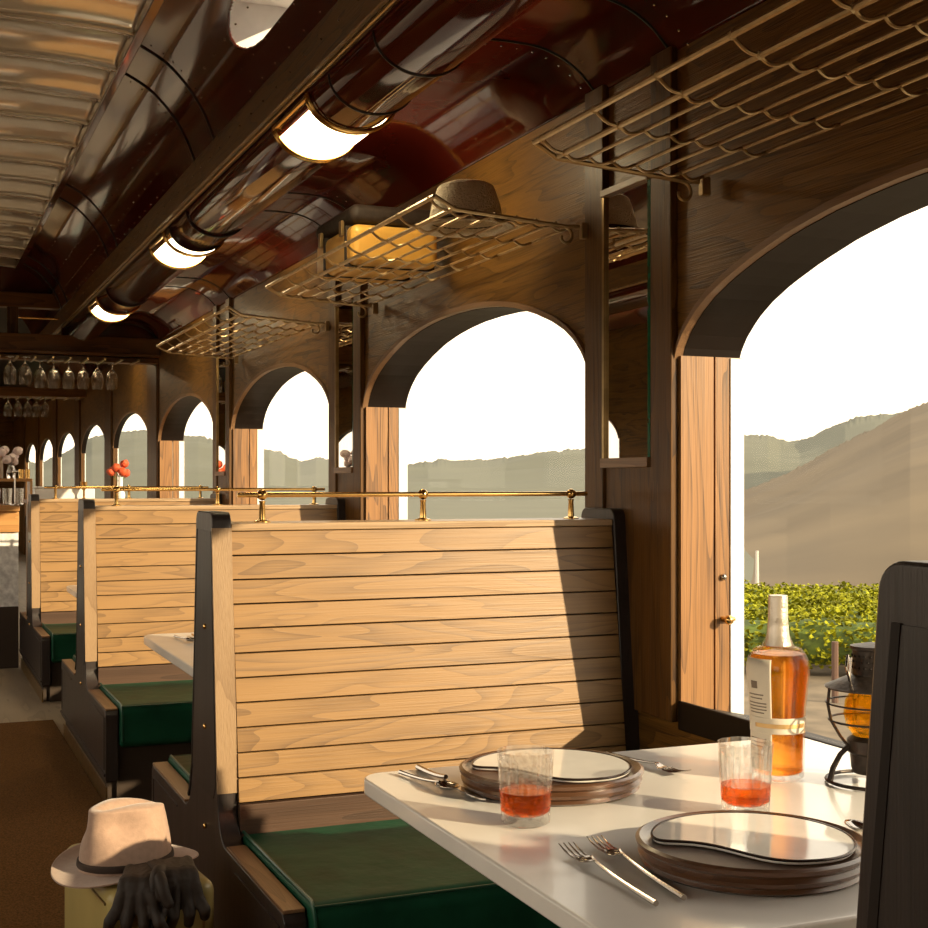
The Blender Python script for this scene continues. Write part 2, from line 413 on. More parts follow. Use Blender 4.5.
sweep('trim_4', pipe, M['maroon'], label='glossy maroon half-round lamp duct', thick=.006)
sweep('trim_4', pipe, M['maroon'], mirror=True, thick=.006)
sweep('trim_5', cove2, M['maroon'], label='glossy maroon cove above the luggage racks', thick=.008, y1=Y_END)
sweep('trim_5', cove2, M['maroon'], mirror=True, thick=.008, y1=Y_END)
for mir in (0, 1):
    fx = (lambda x: 2*XC - x) if mir else (lambda x: x)
    a, b = sorted((fx(1.105), fx(1.15)))
    struct(MB().box(a, b, LEN0, LEN1, 2.435, 2.56).obj('trim_6', M['walnut_y'], bevel=.004), 'dark oak board above the lamp duct')
    m = MB(); m.tube([(fx(1.128), LEN0, 2.432), (fx(1.128), LEN1, 2.432)], .006); struct(m.obj('trim_7', M['obrass']), 'thin brass bead under the oak board')
# polished transverse ceiling panels
m = MB(); y = LEN0; ph = .45
half = .45
def cz(x): return 2.90 + .018 * (1 - ((x - XC) / half) ** 4)
while y < 10.9:
    def fn(u, v, y=y):
        x = XC - half + 2*half*u; yy = y + ph * v
        bul = .030 * (abs(sin(pi * v)) ** .8)
        return (x, yy, cz(x) - .012 + bul + .006 * noise.noise(Vector((x*2.3, yy*2.1, 0))))
    m.grid(fn, 20, 12)
    y += ph
for f in m.bm.faces: f.normal_flip()
cl = m.obj('ceiling', M['tin'], recalc=False); struct(cl, 'polished tin ceiling of pillowed cross panels')
cl.modifiers.new('s', 'SOLIDIFY').thickness = -.01
m = MB(); y = LEN0
while y < 10.9:
    m.tube([(XC - half + 2*half*i/16, y, cz(XC - half + 2*half*i/16) - .016) for i in range(17)], .010); y += ph
struct(m.obj('trim_8', M['tin']), 'polished beads across the ceiling')
for x in (.795, 2*XC - .795): struct(MB().box(x - .02, x + .02, LEN0, 10.9, 2.862, 2.91).obj('trim_8', M['maroon'], bevel=.006))
struct(MB().box(-1.4, 2.1, 10.9, Y_END, 3.05, 3.1).obj('ceiling', M['soffit'], smooth=False))
struct(MB().box(-.2, .9, Y_BACK, Y_END, 3.04, 3.06).obj('ceiling', M['soffit'], smooth=False))
# roof shell over the coves keeps the sky out, open above the clerestory light
for a, b, y0, y1 in ((.85, 2.06, Y_BACK, 3.0), (.85, 2.06, 4.75, Y_END), (-1.36, -.15, Y_BACK, Y_END)):
    struct(MB().box(a, b, y0, y1, 2.93, 2.95).obj('ceiling', M['soffit'], smooth=False))
struct(MB().box(1.35, 2.06, 3.0, 4.75, 2.60, 2.62).obj('ceiling', M['soffit'], smooth=False))
for y in (3.0, 4.74): struct(MB().prism([(x + .004, z + .012) for x, z in cove1] + [(1.36, 2.56), (1.36, 2.95), (.80, 2.95)], 'y', y, y + .01).obj('trim_9', M['white'], smooth=False))
struct(MB().box(.80, 1.36, 3.0, 4.75, 2.945, 2.96).obj('trim_9', M['white'], smooth=False))
for x in (WO - .02, 2*XC - WO):
    struct(MB().box(x, x + .02, Y_BACK, Y_END, TOPZ - .02, 2.95).obj('wall_right' if x > 0 else 'wall_left', M['walnut_y'], smooth=False))
struct(MB().box(1.12, 1.36, 3.0, 4.75, 2.562, 2.575).obj('trim_9', M['white'], smooth=False))
gw = MB(); gw.box(1.352, 1.356, 3.01, 4.74, 2.62, 2.945); struct(gw.obj('window_30', M['pane'], smooth=False), 'clerestory light above the maroon cove')
# joints & rivets
def ring(prof, y, name, mir=False):
    m = MB(); m.tube([((2*XC - x) if mir else x, y, z - .002) for x, z in prof], .0045, seg=6)
    return struct(m.obj(name, M['black']), 'dark joint band across the maroon lacquer')
for k in range(-1, 4):
    for d in (0.03, .44):
        yy = J0 + JP*k + d; ring(cove2, yy, 'trim_10'); ring(pipe, yy + .35, 'trim_10')
for k in range(-1, 3):
    for d in (0, .38): ring(cove1, 5.19 + 2.57*k + d, 'trim_10')
rv = MB()
for k in range(0, 4):
    for d in (-.05, .49):
        for i in range(2, len(cove2), 3): x, z = cove2[i]; rv.ball((x, J0 + JP*k + d, z), .0045, 1)
    for d in (-.06, .44):
        for i in range(1, len(cove1), 2): x, z = cove1[i]; rv.ball((x, 5.19 + 2.57*(k-1) + d, z), .0045, 1)
yy = 1.0
while yy < 10.6:
    for i in (6, 12, 18, 22): x, z = cove1[i]; rv.ball((x, yy, z), .0045, 1)
    for x, z in ((1.104, 2.50),): rv.ball((x, yy, z), .004, 1)
    yy += .17
o = struct(rv.obj('trim_11', M['steel']), 'small steel rivets in the maroon cove'); 
# end bulkhead over the bar
struct(MB().box(-.25, 1.12, 10.86, 10.98, 2.575, 2.69).obj('trim_12', M['walnut_x'], bevel=.006), 'oak cross beam at the end of the clerestory')
struct(MB().box(-.3, 1.12, 10.93, 10.98, 2.69, 3.05).obj('trim_13', M['maroon'], smooth=False), 'maroon end panel of the clerestory')
struct(MB().box(.72, .80, 10.87, 10.95, 2.33, 2.575).obj('trim_14', M['walnut_z'], bevel=.004), 'short oak post under the cross beam')
m = MB(); m.tube([(.8, 10.9, 2.50), (1.12, 10.9, 2.50)], .008); struct(m.obj('trim_15', M['brass']))
m = MB(); m.box(-1.16, W, 10.74, 10.92, 2.235, 2.36); m.box(-1.16, W, 10.70, 10.92, 2.205, 2.235); m.box(-1.16, W, 10.76, 10.92, 2.165, 2.205)
struct(m.obj('trim_16', M['walnut_x'], bevel=.006), 'moulded oak header across the car above the bar')
struct(MB().box(1.12, W, 10.85, 10.92, 2.36, 2.48).obj('trim_17', M['maroon'], smooth=False))
# ---- booth benches
def half_w(z): return .088 + (1.116 - z) * .133
def make_bench():
    """local: x 0 = aisle face, y 0 = middle of the shared back"""
    t = thing('booth_bench', '', 'bench', (0.691, 3.365, 0))
    L = 1.165                                       # outer face of window-end panel
    def ends(xa, xb, name):
        pr = []
        top = 1.151; hw = .098
        rc = .026
        pr += [(-hw + rc - rc*cos(a), top - rc + rc*sin(a)) for a in [pi/2*i/8 for i in range(9)]]
        pr += [(hw - rc + rc*sin(a), top - rc + rc*cos(a)) for a in [pi/2*i/8 for i in range(9)]]
        yb = .098 + (1.1 - .47) * .1045
        def side(s):
            q = [(s * yb, .47)]
            for i in range(9):
                a = pi/2 * i / 8
                q.append((s * (yb + .085 - .085 * cos(a)), .365 + .085 - .085 * sin(a)))
            q += [(s * .76, .365), (s * .775, .35), (s * .775, .10)]
            return q
        pr = pr + side(1) + side(-1)[::-1]
        m = MB()
        m.prism(pr, 'x', xa, xb)
        return m.obj(name, M['dark'], t, bevel=.004, smooth=True)
    a = ends(0, .048, 'end_panel'); b = ends(L - .048, L, 'end_panel')
    # inset grooves and pale trim of the aisle end
    for s in (1, -1):
        if s < 0: continue
        m = MB(); m.prism([(s*.078, 1.105), (s*.150, .49), (s*.185, .415), (s*.20, .40), (s*.190, .395), (s*.160, .43), (s*.138, .49), (s*.068, 1.105)], 'x', -.0025, .004); m.obj('groove', M['soffit'], a, smooth=False)
    m = MB(); m.prism([(.074, 1.104), (.136, .49), (.10, .455), (-.12, .455), (-.145, .49), (-.090, 1.104)], 'x', -.0015, .004); m.obj('inset_panel', M['insetdark'], a, smooth=False)
    m = MB()
    for s in (-1,):
        yf = lambda z: .098 + (1.1 - z)*.1045 + .0035
        m.prism([(s*yf(1.112), 1.112), (s*yf(.475), .475), (s*(yf(.475) - .010), .475), (s*(yf(1.112) - .010), 1.112)], 'x', -.0005, .0485)
    m.obj('edge_trim', M['trim_oak'], t, smooth=False)
    for s in (-1, 1):
        MB().box(.001, .047, *sorted((s*.255, s*.765)), .364, .372).obj('top_cap', M['darktop'], t, bevel=.002)
        m = MB(); m.box(-.003, .002, *sorted((s*.74, s*.35)), .33, .336); m.box(-.003, .002, *sorted((s*.745, s*.735)), .14, .336); m.box(-.006, .002, *sorted((s*.77, .0)), .118, .128)
        m.obj('panel_bead', M['dark'], a, smooth=False)
    MB().box(.006, .012, -.74, .74, 0.002, .07).obj('kick_strip', M['obrass'], t, smooth=False)
    MB().box(.012, L - .05, -.70, .70, 0, .11).obj('plinth', M['darkbrown'], t, smooth=False)
    for z in (.865, .616, .368):
        m = MB(); m.ball((-.003, -.03, z), (.005, .0075, .0075), 2); m.obj('bolt', M['brass'], t)
    # slatted back
    m = MB()
    zs = [1.104, 1.0436] + [1.0436 - .0593 * i for i in range(1, 11)]
    for s in (-1, 1):
        for za, zb in zip(zs, zs[1:]):
            g = .0016; y1, y0 = half_w(za - g), half_w(zb + g)
            m.prism([(s*y0, zb + g), (s*y1, za - g), (s*(y1 - .012), za - g), (s*(y0 - .012), zb + g)], 'x', .0495, L - .0495)
    m.obj('slatted_back', M['slat'], t, bevel=.0012, seg=1)
    m = MB(); m.prism([(-half_w(.45)+.012, .40), (half_w(.45)-.012, .40), (half_w(1.1)-.012, 1.10), (-half_w(1.1)+.012, 1.10)], 'x', .05, L - .05); m.obj('back_core', M['soffit'], t, smooth=False)
    MB().box(.0485, L - .0485, -.094, .094, 1.104, 1.122).obj('top_rail', M['trim_oak_x'], t, bevel=.003)
    for s in (-1, 1):
        y = half_w(.42)
        MB().box(.049, L - .049, *sorted((s*(y + .004), s*(y - .02))), .33, .448).obj('kick_rail', M['dark_x'], t, bevel=.002)
    # cushions
    for s in (-1, 1):
        def shape(u, v):
            pass
        m = MB(); y0, y1 = .185, .80; r = .035
        poly = []
        for cy, cz_, a0 in ((y1 - r, .385 - r, 0),):
            for i in range(7): a = pi/2 - pi/2*i/6; poly.append((cy + r*cos(a), cz_ + r*sin(a)))
        poly = [(s*y0, .24), (s*y0, .380)] + [(s*p, q) for p, q in poly] + [(s*y1, .24), (s*(y1 - .02), .225)]
        m.prism(poly, 'x', .052, L - .052)
        c = m.obj('seat_cushion', M['leather'], t, bevel=.012, seg=3)
        m = MB()
        for x in (.058, L - .058):
            m.tube([(x, s*y0, .384)] + [(x, s*(p/s if s > 0 else -p), q) for p, q in []] + [(x, s*(y1 - .03), .387), (x, s*(y1 - .008), .374), (x, s*(y1 + .002), .35), (x, s*(y1 + .002), .25)], .004, seg=6)
        m.tube([(.058, s*(y1 - .008), .380), (L - .058, s*(y1 - .008), .380)], .003, seg=6)
        m.obj('piping', M['piping'], c)
        MB().box(.049, L - .049, *sorted((s*.70, s*.72)), .0, .25).obj('apron', M['darkbrown'], t, smooth=False)
    # brass rail
    rl = MB(); rl.tube([(.085, 0, 1.192), (1.085, 0, 1.192)], .0065, seg=12); rl = rl.obj('brass_rail', M['brass'], t)
    for x in (.15, .59, 1.035):
        m = MB(); m.lathe([(0, .0), (.022, .0), (.022, .004), (.009, .008), (.007, .05), (.009, .056)], (x, 0, 1.121), 16); m.ball((x, 0, 1.192), .0145, 2)
        m.obj('rail_post', M['brass'], rl)
    return t
M['trim_oak_x'] = wood('rail_oak', (.50, .34, .20), (.26, .16, .08), 'x', .4, .1, rings=4, cross=12, along=.8, fib=.6)
M['dark_x'] = wood('dark_kick_wood', (.10, .055, .035), (.03, .017, .012), 'x', .4, .1, rings=5, cross=10, fib=.6)
b0 = make_bench(); b0['label'] = 'double booth bench with slatted oak back and green cushion, facing the set marble table'; b0['group'] = 'booth benches'
dup(b0, (.691, 3.365 + P0, 0), label='slatted oak booth bench second from the set marble table, its green seat beside the aisle', group='booth benches')
dup(b0, (.691, 3.365 + 2*P0, 0), label='farthest slatted oak booth bench, nearest the bar', group='booth benches')
dup(b0, (.691, .735, 0), label='closest booth bench, only its dark rounded end post in view beside the lantern', group='booth benches').scale = (1, 1, 1.0125)
# ---- tables
TZ = .66
def make_table():
    t = thing('dining_table', '', 'table', (.806, 1.945, 0))
    def rr(x0, x1, y0, y1, r):
        o = []
        for cx, cy, a in ((x1, y1, 0), (x0 + r, y1 - r, pi/2), (x0 + r, y0 + r, pi), (x1, y0, 1.5*pi)):
            if a in (0, 1.5*pi): o.append((cx, cy)); continue
            for i in range(9): b = a + pi/2*i/8; o.append((cx + r*cos(b), cy + r*sin(b)))
        return o
    m = MB(); m.prism(rr(0, 1.03, -.53, .53, .05), 'z', TZ - .032, TZ); m.obj('table_top', M['marble'], t, bevel=.005, seg=3)
    MB().box(.25, .98, -.06, .06, TZ - .07, TZ - .032).obj('support_beam', M['black'], t, bevel=.003)
    m = MB(); m.lathe([(0, 0), (.17, 0), (.17, .012), (.04, .03), (.033, .1), (.033, TZ - .07), (0, TZ - .07)], (.42, 0, 0), 24); m.obj('pedestal', M['black'], t)
    return t
t0 = make_table(); t0['label'] = 'white marble booth table laid with drinks, bottle and lantern'; t0['group'] = 'marble booth tables'
dup(t0, (.806, 1.945 + P0, 0), label='white marble table in the second booth, seen behind the dark end post', group='marble booth tables')
dup(t0, (.806, 1.945 + 2*P0, 0), label='white marble table in the farthest booth, just its corner showing', group='marble booth tables')
# ---- place settings
def charger(c, lab, lab2, ang):
    t = thing('charger_plate', lab, 'charger', (c.x, c.y, TZ), ang, 'round wooden chargers')
    m = MB(); m.lathe([(0, 0), (.155, 0), (.163, .005), (.160, .010), (.166, .014), (.168, .02), (.164, .026), (.170, .031), (.171, .037), (.165, .040), (.157, .036), (.152, .033), (0, .033)], (0, 0, 0), 72)
    m.obj('charger_board', M['charger'], t)
    pl = thing('dinner_plate', lab2, 'plate', (c.x, c.y, TZ + .0335), ang, 'white plates on the chargers')
    # plate outline: round behind, S-shaped edge in front
    out = []
    R = .148
    A0, A1 = radians(-62), radians(172)
    for i in range(81):
        a = A0 + (A1 - A0) * i / 80; out.append((R*cos(a), R*sin(a)))
    x0, y0 = out[-1]; x1, y1 = out[0]; dx, dy = x1 - x0, y1 - y0; ln = sqrt(dx*dx + dy*dy); nx, ny = -dy/ln, dx/ln
    for i in range(1, 48):
        q = i / 48; off = .026*sin(2*pi*q) - .020*sin(pi*q)
        out.append((x0 + dx*q + nx*off, y0 + dy*q + ny*off))
    for _ in range(14):
        k_ = len(out); out = [tuple((out[i-1][c_] + 2*out[i][c_] + out[(i+1) % k_][c_])/4 for c_ in (0, 1)) for i in range(k_)]
    m = MB(); m.prism(out, 'z', 0, .0075); m.obj('plate_glaze', M['china'], pl, bevel=.003)
    m = MB(); m.tube([(x, y, .0065) for x, y in out], .0022, seg=6, closed=True); m.obj('plate_edge', M['rimdark'], pl)
charger(Vector((1.105, 2.235, 0)), 'round dark wood charger at the far side of the set table, behind a whisky glass', 'white plate with curved front edge on the far wooden charger', -.12)
charger(Vector((1.1535, 1.665, 0)), 'large dark round stepped wood charger by the shaded edge of the set table', 'white plate with S-shaped edge on the near wooden charger', -.12)
def tumbler(u, v, lab, fill):
    c = P(u, v, TZ)
    t = thing('whisky_glass', lab, 'glass', (c.x, c.y, TZ), 0, 'cut-glass tumblers of whisky')
    H, R = .122, .048
    def fn(r, z, a):
        if r < .038: return r
        if z > .050 and z < .108: return r - .0028 * abs(cos(9*a))
        if .004 < z <= .050: return r - .0050 * (1 - max(abs(sin(6*a + z*130)), abs(sin(6*a - z*130)))) - .0004
        return r
    prof = [(0, .0), (.030, .0), (.036, .003)] + [(.041 + .006*i/22, .005 + (H - .008)*i/22) for i in range(23)] + [(.047, H), (.0448, H)]
    prof += [(.0448 - .004*i/6, H - (H - .024)*i/6) for i in range(1, 7)] + [(.033, .018), (0, .016)]
    m = MB(); m.lathe(prof, (0, 0, 0), 108, fn); m.obj('cut_glass', M['glass'], t, angle=12)
    m = MB(); m.lathe([(0, .0165), (.033, .0185), (.0406, .0245), (.0406 + .0012, fill), (0, fill)], (0, 0, 0), 48); m.obj('whisky', M['whisky'], t)
tumbler(525.5, 824, 'cut-glass tumbler of amber whisky in front of the far charger', .056)
tumbler(745.5, 813.5, 'cut-glass tumbler of whisky standing just in front of the bottle', .050)
# cutlery: along local +y, handle end at 0
def handle(m, L0, L1, w0=.0043, w1=.0024):
    n = 12
    for s in (0,):
        pts = []
        m.tube([(0, L0 + (L1 - L0)*i/n, .004 + .006*sin(pi*i/n)*0 + .008*(i/n)**3) for i in range(n + 1)], [w0 + (w1 - w0)*i/n for i in range(n + 1)], seg=8)
def lay(m, a, b):
    d = b - a; m.xform(Matrix.Diagonal((1, 1, .8, 1)))
def cutlery(kind, a, b, lab, z=TZ, group='cutlery on the set table'):
    a = Vector((a[0], a[1], 0)); b = Vector((b[0], b[1], 0)); L = (b - a).length; ang = math.atan2((b-a).y, (b-a).x) - pi/2
    m = MB()
    if kind == 'fork':
        m2 = handle(m, 0, L*.66)
        def head(u, v):
            y = L*(.64 + .14*u); w = (.004 + .0095*min(1, u*1.8)); x = (v - .5)*2*w
            return (x, y, .012 - .008*sin(pi*u*.8) + .25*abs(x)**1.0*.2)
        m.grid(head, 8, 6)
        for i in range(4):
            x = -.0115 + .0077*i
            m.tube([(x, L*.77, .0055), (x, L*.85, .0045), (x*1.03, L*.93, .007), (x*1.05, L, .012)], [.0019, .0018, .0015, .0008], seg=6)
        nm = 'fork'
    elif kind == 'spoon':
        handle(m, 0, L*.72)
        def bowl(u, v):
            y = L*(.70 + .30*u); w = .0205*(sin(pi*min(1, max(0.02, u*.93 + .04)))**.6); x = (v - .5)*2*w
            return (x, y, .012 - .010*(1 - (2*v-1)**2)*sin(pi*u))
        m.grid(bowl, 14, 8); nm = 'spoon'
    else:
        handle(m, 0, L*.45, .006, .0045)
        m.prism([(-.004, L*.43), (.004, L*.43), (.010, L*.55), (.010, L*.85), (.004, L*.97), (-.003, L), (-.006, L*.9), (-.006, L*.55)], 'z', .004, .0065); nm = 'knife'
    o = m.obj(nm, M['steel'], None, recalc=True)
    if kind != 'knife': sm = o.modifiers.new('s', 'SOLIDIFY') ; sm.thickness = .0012
    o.location = (a.x, a.y, z + .002); o.rotation_euler = (0, 0, ang)
    return tag(o, lab, 'cutlery', group)
def PP(u, v): p = P(u, v, TZ); return (p.x, p.y)
cutlery('fork', PP(656, 908), PP(566, 852), 'outer silver fork in the shade left of the near charger, farther from it')
cutlery('fork', PP(684, 902), PP(594, 845), 'inner silver fork right against the near charger')
cutlery('knife', PP(418, 770), PP(484, 804), 'silver knife lying beside the far charger, under the spoon')
cutlery('spoon', PP(400, 775), PP(456, 795), 'silver spoon near the rounded table corner')
cutlery('fork', (1.335, 2.44), (1.375, 2.20), 'silver fork on the window side of the far charger')
cutlery('spoon', (1.40, 1.56), PP(848, 828), 'silver spoon peeping out beside the dark end post')
cutlery('spoon', (.90, 4.90), (.93, 4.70), 'silver spoon on the second booth table', group='cutlery on the second table')
cutlery('fork', (.97, 4.93), (.95, 4.70), 'silver fork on the second booth table', group='cutlery on the second table')
# ---- bottle
bp_ = P(778, 778, TZ)
t = thing('whisky_bottle', 'tall amber whisky bottle with cream label and neck seal by the window', 'bottle', (bp_.x, bp_.y, TZ))
s_ = 2.54 / F                                    # metres per photo pixel there
def px(w, y): return (w / 4.64 / 2 * s_, (905 - y) / 4.64 * s_)
prof = [(0, .004), (.040, .0), (.0455, .004)] + [px(240, 880), px(244, 800), px(248, 700), px(254, 600), px(268, 520), px(284, 440), px(290, 395), px(280, 355), px(252, 320), px(210, 297), px(150, 285), px(106, 272), px(100, 240), px(92, 160), px(88, 60)]
pf = spline([prof[2]] + prof[3:14], 4) 
full = [(0, .005), (.038, .0), (.0435, .001)] + pf + [px(100, 230), px(92, 150), px(88, 50), (0, px(88, 50)[1])]
m = MB(); m.lathe(full, (0, 0, 0), 64); m.obj('bottle_glass', M['glass'], t)
inner = [(0, .012), (.038, .012)] + [(max(.004, r - .004), z) for r, z in pf if .014 < z < .24] 
zt = inner[-1][1]
m = MB(); m.lathe(inner + [(0, zt)], (0, 0, 0), 64); m.obj('whisky', M['bottlewhisky'], t)
m = MB(); m.lathe([(.0245, .2535 - .002), (.0255, .2535), (.0215, .27), (.019, .30), (.0182, .345), (.0175, .349), (0, .3495)], (0, 0, 0), 40); m.obj('neck_seal', M['capsule'], t)
def rad_at(z):
    for (r0, z0), (r1, z1) in zip(pf, pf[1:]):
        if z0 <= z <= z1 and z1 > z0: return r0 + (r1 - r0)*(z - z0)/(z1 - z0)
    return .045
camdir = math.atan2(-bp_.y, -bp_.x)
def patch(a0, a1, z0, z1, off, mat, nm, par):
    m = MB(); m.grid(lambda u, v: ((rad_at(z0 + (z1-z0)*v) + off)*cos(a0 + (a1-a0)*u), (rad_at(z0 + (z1-z0)*v) + off)*sin(a0 + (a1-a0)*u), z0 + (z1-z0)*v), 24, 16)
    o = m.obj(nm, mat, par); o.modifiers.new('s', 'SOLIDIFY').thickness = .0004; return o
lb = patch(camdir - 1.75, camdir - .22, -.0+.022, .232, .0008, M['paper'], 'paper_label', t)
bd = patch(camdir - 1.75, camdir + 1.3, .092, .122, .0016, M['paper'], 'label_band', t)
patch(camdir - .9, camdir + 1.1, .103, .111, .0022, M['goldprint'], 'band_print', bd)
patch(camdir - 1.0, camdir - .72, .176, .19, .0014, M['print'], 'crest', lb)
pr = None
for i, (z, a0, a1) in enumerate([(.163, -1.2, -.5), (.156, -1.15, -.55), (.147, -1.25, -.4), (.141, -1.25, -.4), (.135, -1.25, -.4), (.129, -1.2, -.5), (.080, -1.25, -.4), (.073, -1.2, -.45), (.066, -1.25, -.4), (.05, -1.1, -.5)]):
    patch(camdir + a0, camdir + a1, z, z + .0022, .0012, M['print'], 'print_line', lb)
# ---- lantern
lp = P(872, 783, TZ); lp.x = min(lp.x, 1.73)
t = thing('railroad_lantern', 'dark iron lantern with amber globe by the window, half hidden by the end post', 'lantern', (lp.x, lp.y, TZ), .5)
m = MB(); m.lathe([(0, .02), (.035, .02), (.038, .03), (.040, .055), (.046, .06), (.046, .082), (.036, .09), (0, .09)], seg=32); m.obj('fuel_pot', M['iron'], t)
m = MB(); m.lathe([(.034, .088), (.046, .105), (.052, .13), (.049, .155), (.036, .176), (.033, .174), (.046, .154), (.049, .13), (.043, .106), (.032, .09)], seg=40); m.obj('globe', M['amber'], t)
m = MB(); m.lathe([(.030, .174), (.085, .178), (.087, .181), (.050, .198), (.036, .204), (.034, .204), (.05, .192), (.03, .18)], seg=40); m.obj('hood', M['iron'], t)
m = MB(); m.lathe([(.036, .20), (.036, .250), (.040, .252), (.040, .258), (.0, .265)], seg=36); ch = m.obj('chimney', M['iron'], t)
m = MB()
for row in range(3):
    for i in range(20):
        a = 2*pi*(i + row*.5)/20; m.ball((.0362*cos(a), .0362*sin(a), .218 + row*.011), (.0028, .0028, .0028), 1)
m.obj('vent_holes', M['soffit'], ch)
for i in range(4):
    a = pi/4 + i*pi/2
    m = MB(); m.tube([(r*cos(a), r*sin(a), z) for r, z in ((.083, .178), (.086, .15), (.080, .12), (.062, .09), (.046, .07))], .003, seg=8); m.obj('guard_wire', M['iron'], t)
    m = MB(); m.tube([(r*cos(a), r*sin(a), z) for r, z in ((.044, .072), (.062, .055), (.076, .03), (.082, .004))], [.005, .005, .0055, .006], seg=8); m.obj('leg', M['iron'], t)
m = MB(); m.tube([(.083*cos(2*pi*i/32), .083*sin(2*pi*i/32), .005) for i in range(32)], .0035, closed=True); m.obj('foot_ring', M['iron'], t)
m = MB(); m.tube([(.0785*cos(2*pi*i/32), .0785*sin(2*pi*i/32), .118) for i in range(32)], .0022, closed=True); m.tube([(.084*cos(2*pi*i/32), .084*sin(2*pi*i/32), .150) for i in range(32)], .0018, closed=True); m.obj('guard_ring', M['iron'], t)
m = MB(); m.tube([(-.055, .02, .196), (-.072, .02, .225), (-.066, .02, .245), (-.052, .02, .24), (-.058, .02, .205)], .003, seg=8); m.obj('bail_handle', M['steel'], t)
# ---- suitcase, hat, gloves on the floor
def suitcase(name, lab, cat, loc, rz, w, d, h, mat, lidmat, handle_face):
    t = thing(name, lab, cat, loc, rz)
    MB().box(-w/2, w/2, -d/2, d/2, .006, h).obj('case_body', mat, t, bevel=.03, seg=5)
    return t
c0 = Vector((.475, 3.05, .008))
t = thing('suitcase', 'olive-yellow hard suitcase standing in the aisle under the felt hat', 'suitcase', c0, .10)
MB().box(-.115, .115, -.225, .225, .0, .372).obj('case_body', M['case'], t, bevel=.028, seg=5)
m = MB()
for y in (-.225, .225):
    pass
hh = MB(); hh.tube([(-.04, -.222, .31), (-.04, -.245, .335), (-.02, -.258, .345), (.03, -.258, .345), (.05, -.245, .335), (.05, -.222, .31)], .008)
hh = MB(); hh.tube([(-.035, -.222, .345), (-.035, -.25, .335), (-.035, -.262, .31), (-.035, -.262, .20), (-.035, -.25, .175), (-.035, -.222, .165)], .009, seg=10); hh.obj('handle', M['black'], t)
for pts in ([(-.1155, -.2, .345), (-.1155, .2, .345)], [(-.085, -.2262, .03), (-.085, -.2262, .34)], [(.085, -.2262, .03), (.085, -.2262, .34)]):
    m = MB(); m.tube(pts, .003); m.obj('metal_edging', M['obrass'], t)
MB().box(-.119, -.113, .10, .13, .30, .335).obj('clasp', M['obrass'], t)
def hat_mesh(m, R=.135, rx=.085, ry=.10, H=.115, felt=True):
    def f(u, v):
        a = 2*pi*u
        if v < .4:
            r = 1 - v/.4
            x = (rx + (R - rx)*r)*cos(a); y = (ry + (R*1.08 - ry)*r)*sin(a)
            z = .010 + (.020*r*r*max(0, abs(cos(a))**2) - .010*r*max(0, -sin(a)) if felt else -.004*r)
            return (x, y, z)
        t = (v - .4)/.6
        if t < .62:
            k = t/.62; kx = 1 - (.24 if felt else .22)*k**1.8; ky = 1 - (.14 if felt else .22)*k**1.8; z = .010 + H*.90*k
        else:
            q = (t - .62)/.38; e = cos(q*pi/2)
            kx = (.76 if felt else .78)*e; ky = (.86 if felt else .78)*e; z = .010 + H*.90 + H*(.10 if felt else .22)*sin(q*pi/2)
        x = rx*kx*cos(a); y = ry*ky*sin(a)
        if felt:
            w = min(1, max(0, (z - .035)/.06))
            z0 = z
            if t > .45:
                z -= .034*math.exp(-(x/.020)**2)*math.exp(-((y - .01)/.07)**4)*min(1, (t - .45)/.3)
            for sx in (-1, 1):
                dd = ((y + .048)/.040)**2 + ((z0 - H*.72)/.036)**2
                if x*sx > 0: x -= sx*.030*w*math.exp(-dd)*min(1, abs(x)/.03)
            z -= .10*w*max(0, y)*.9 - .02*w*max(0, -y)
        return (x, y, z)
    m.grid(f, 96, 64); bmesh.ops.remove_doubles(m.bm, verts=m.bm.verts, dist=1e-5)
t = thing('felt_hat', 'tan felt fedora with dark band resting on the floor suitcase', 'hat', (.445, 3.00, .380), -1.0)
m = MB(); hat_mesh(m, .150, .090, .106, .138); o = m.obj('hat_shell', M['felt'], t, angle=80); sm = o.modifiers.new('s', 'SOLIDIFY'); sm.thickness = .003
m = MB(); m.tube([(.0905*cos(2*pi*i/48), .1065*sin(2*pi*i/48), .022) for i in range(48)], .0045, seg=8, closed=True)
for v in m.bm.verts:
    if v.co.z > .022: v.co.z += .004
    else: v.co.z -= .003
m.obj('hat_band', M['band'], t)
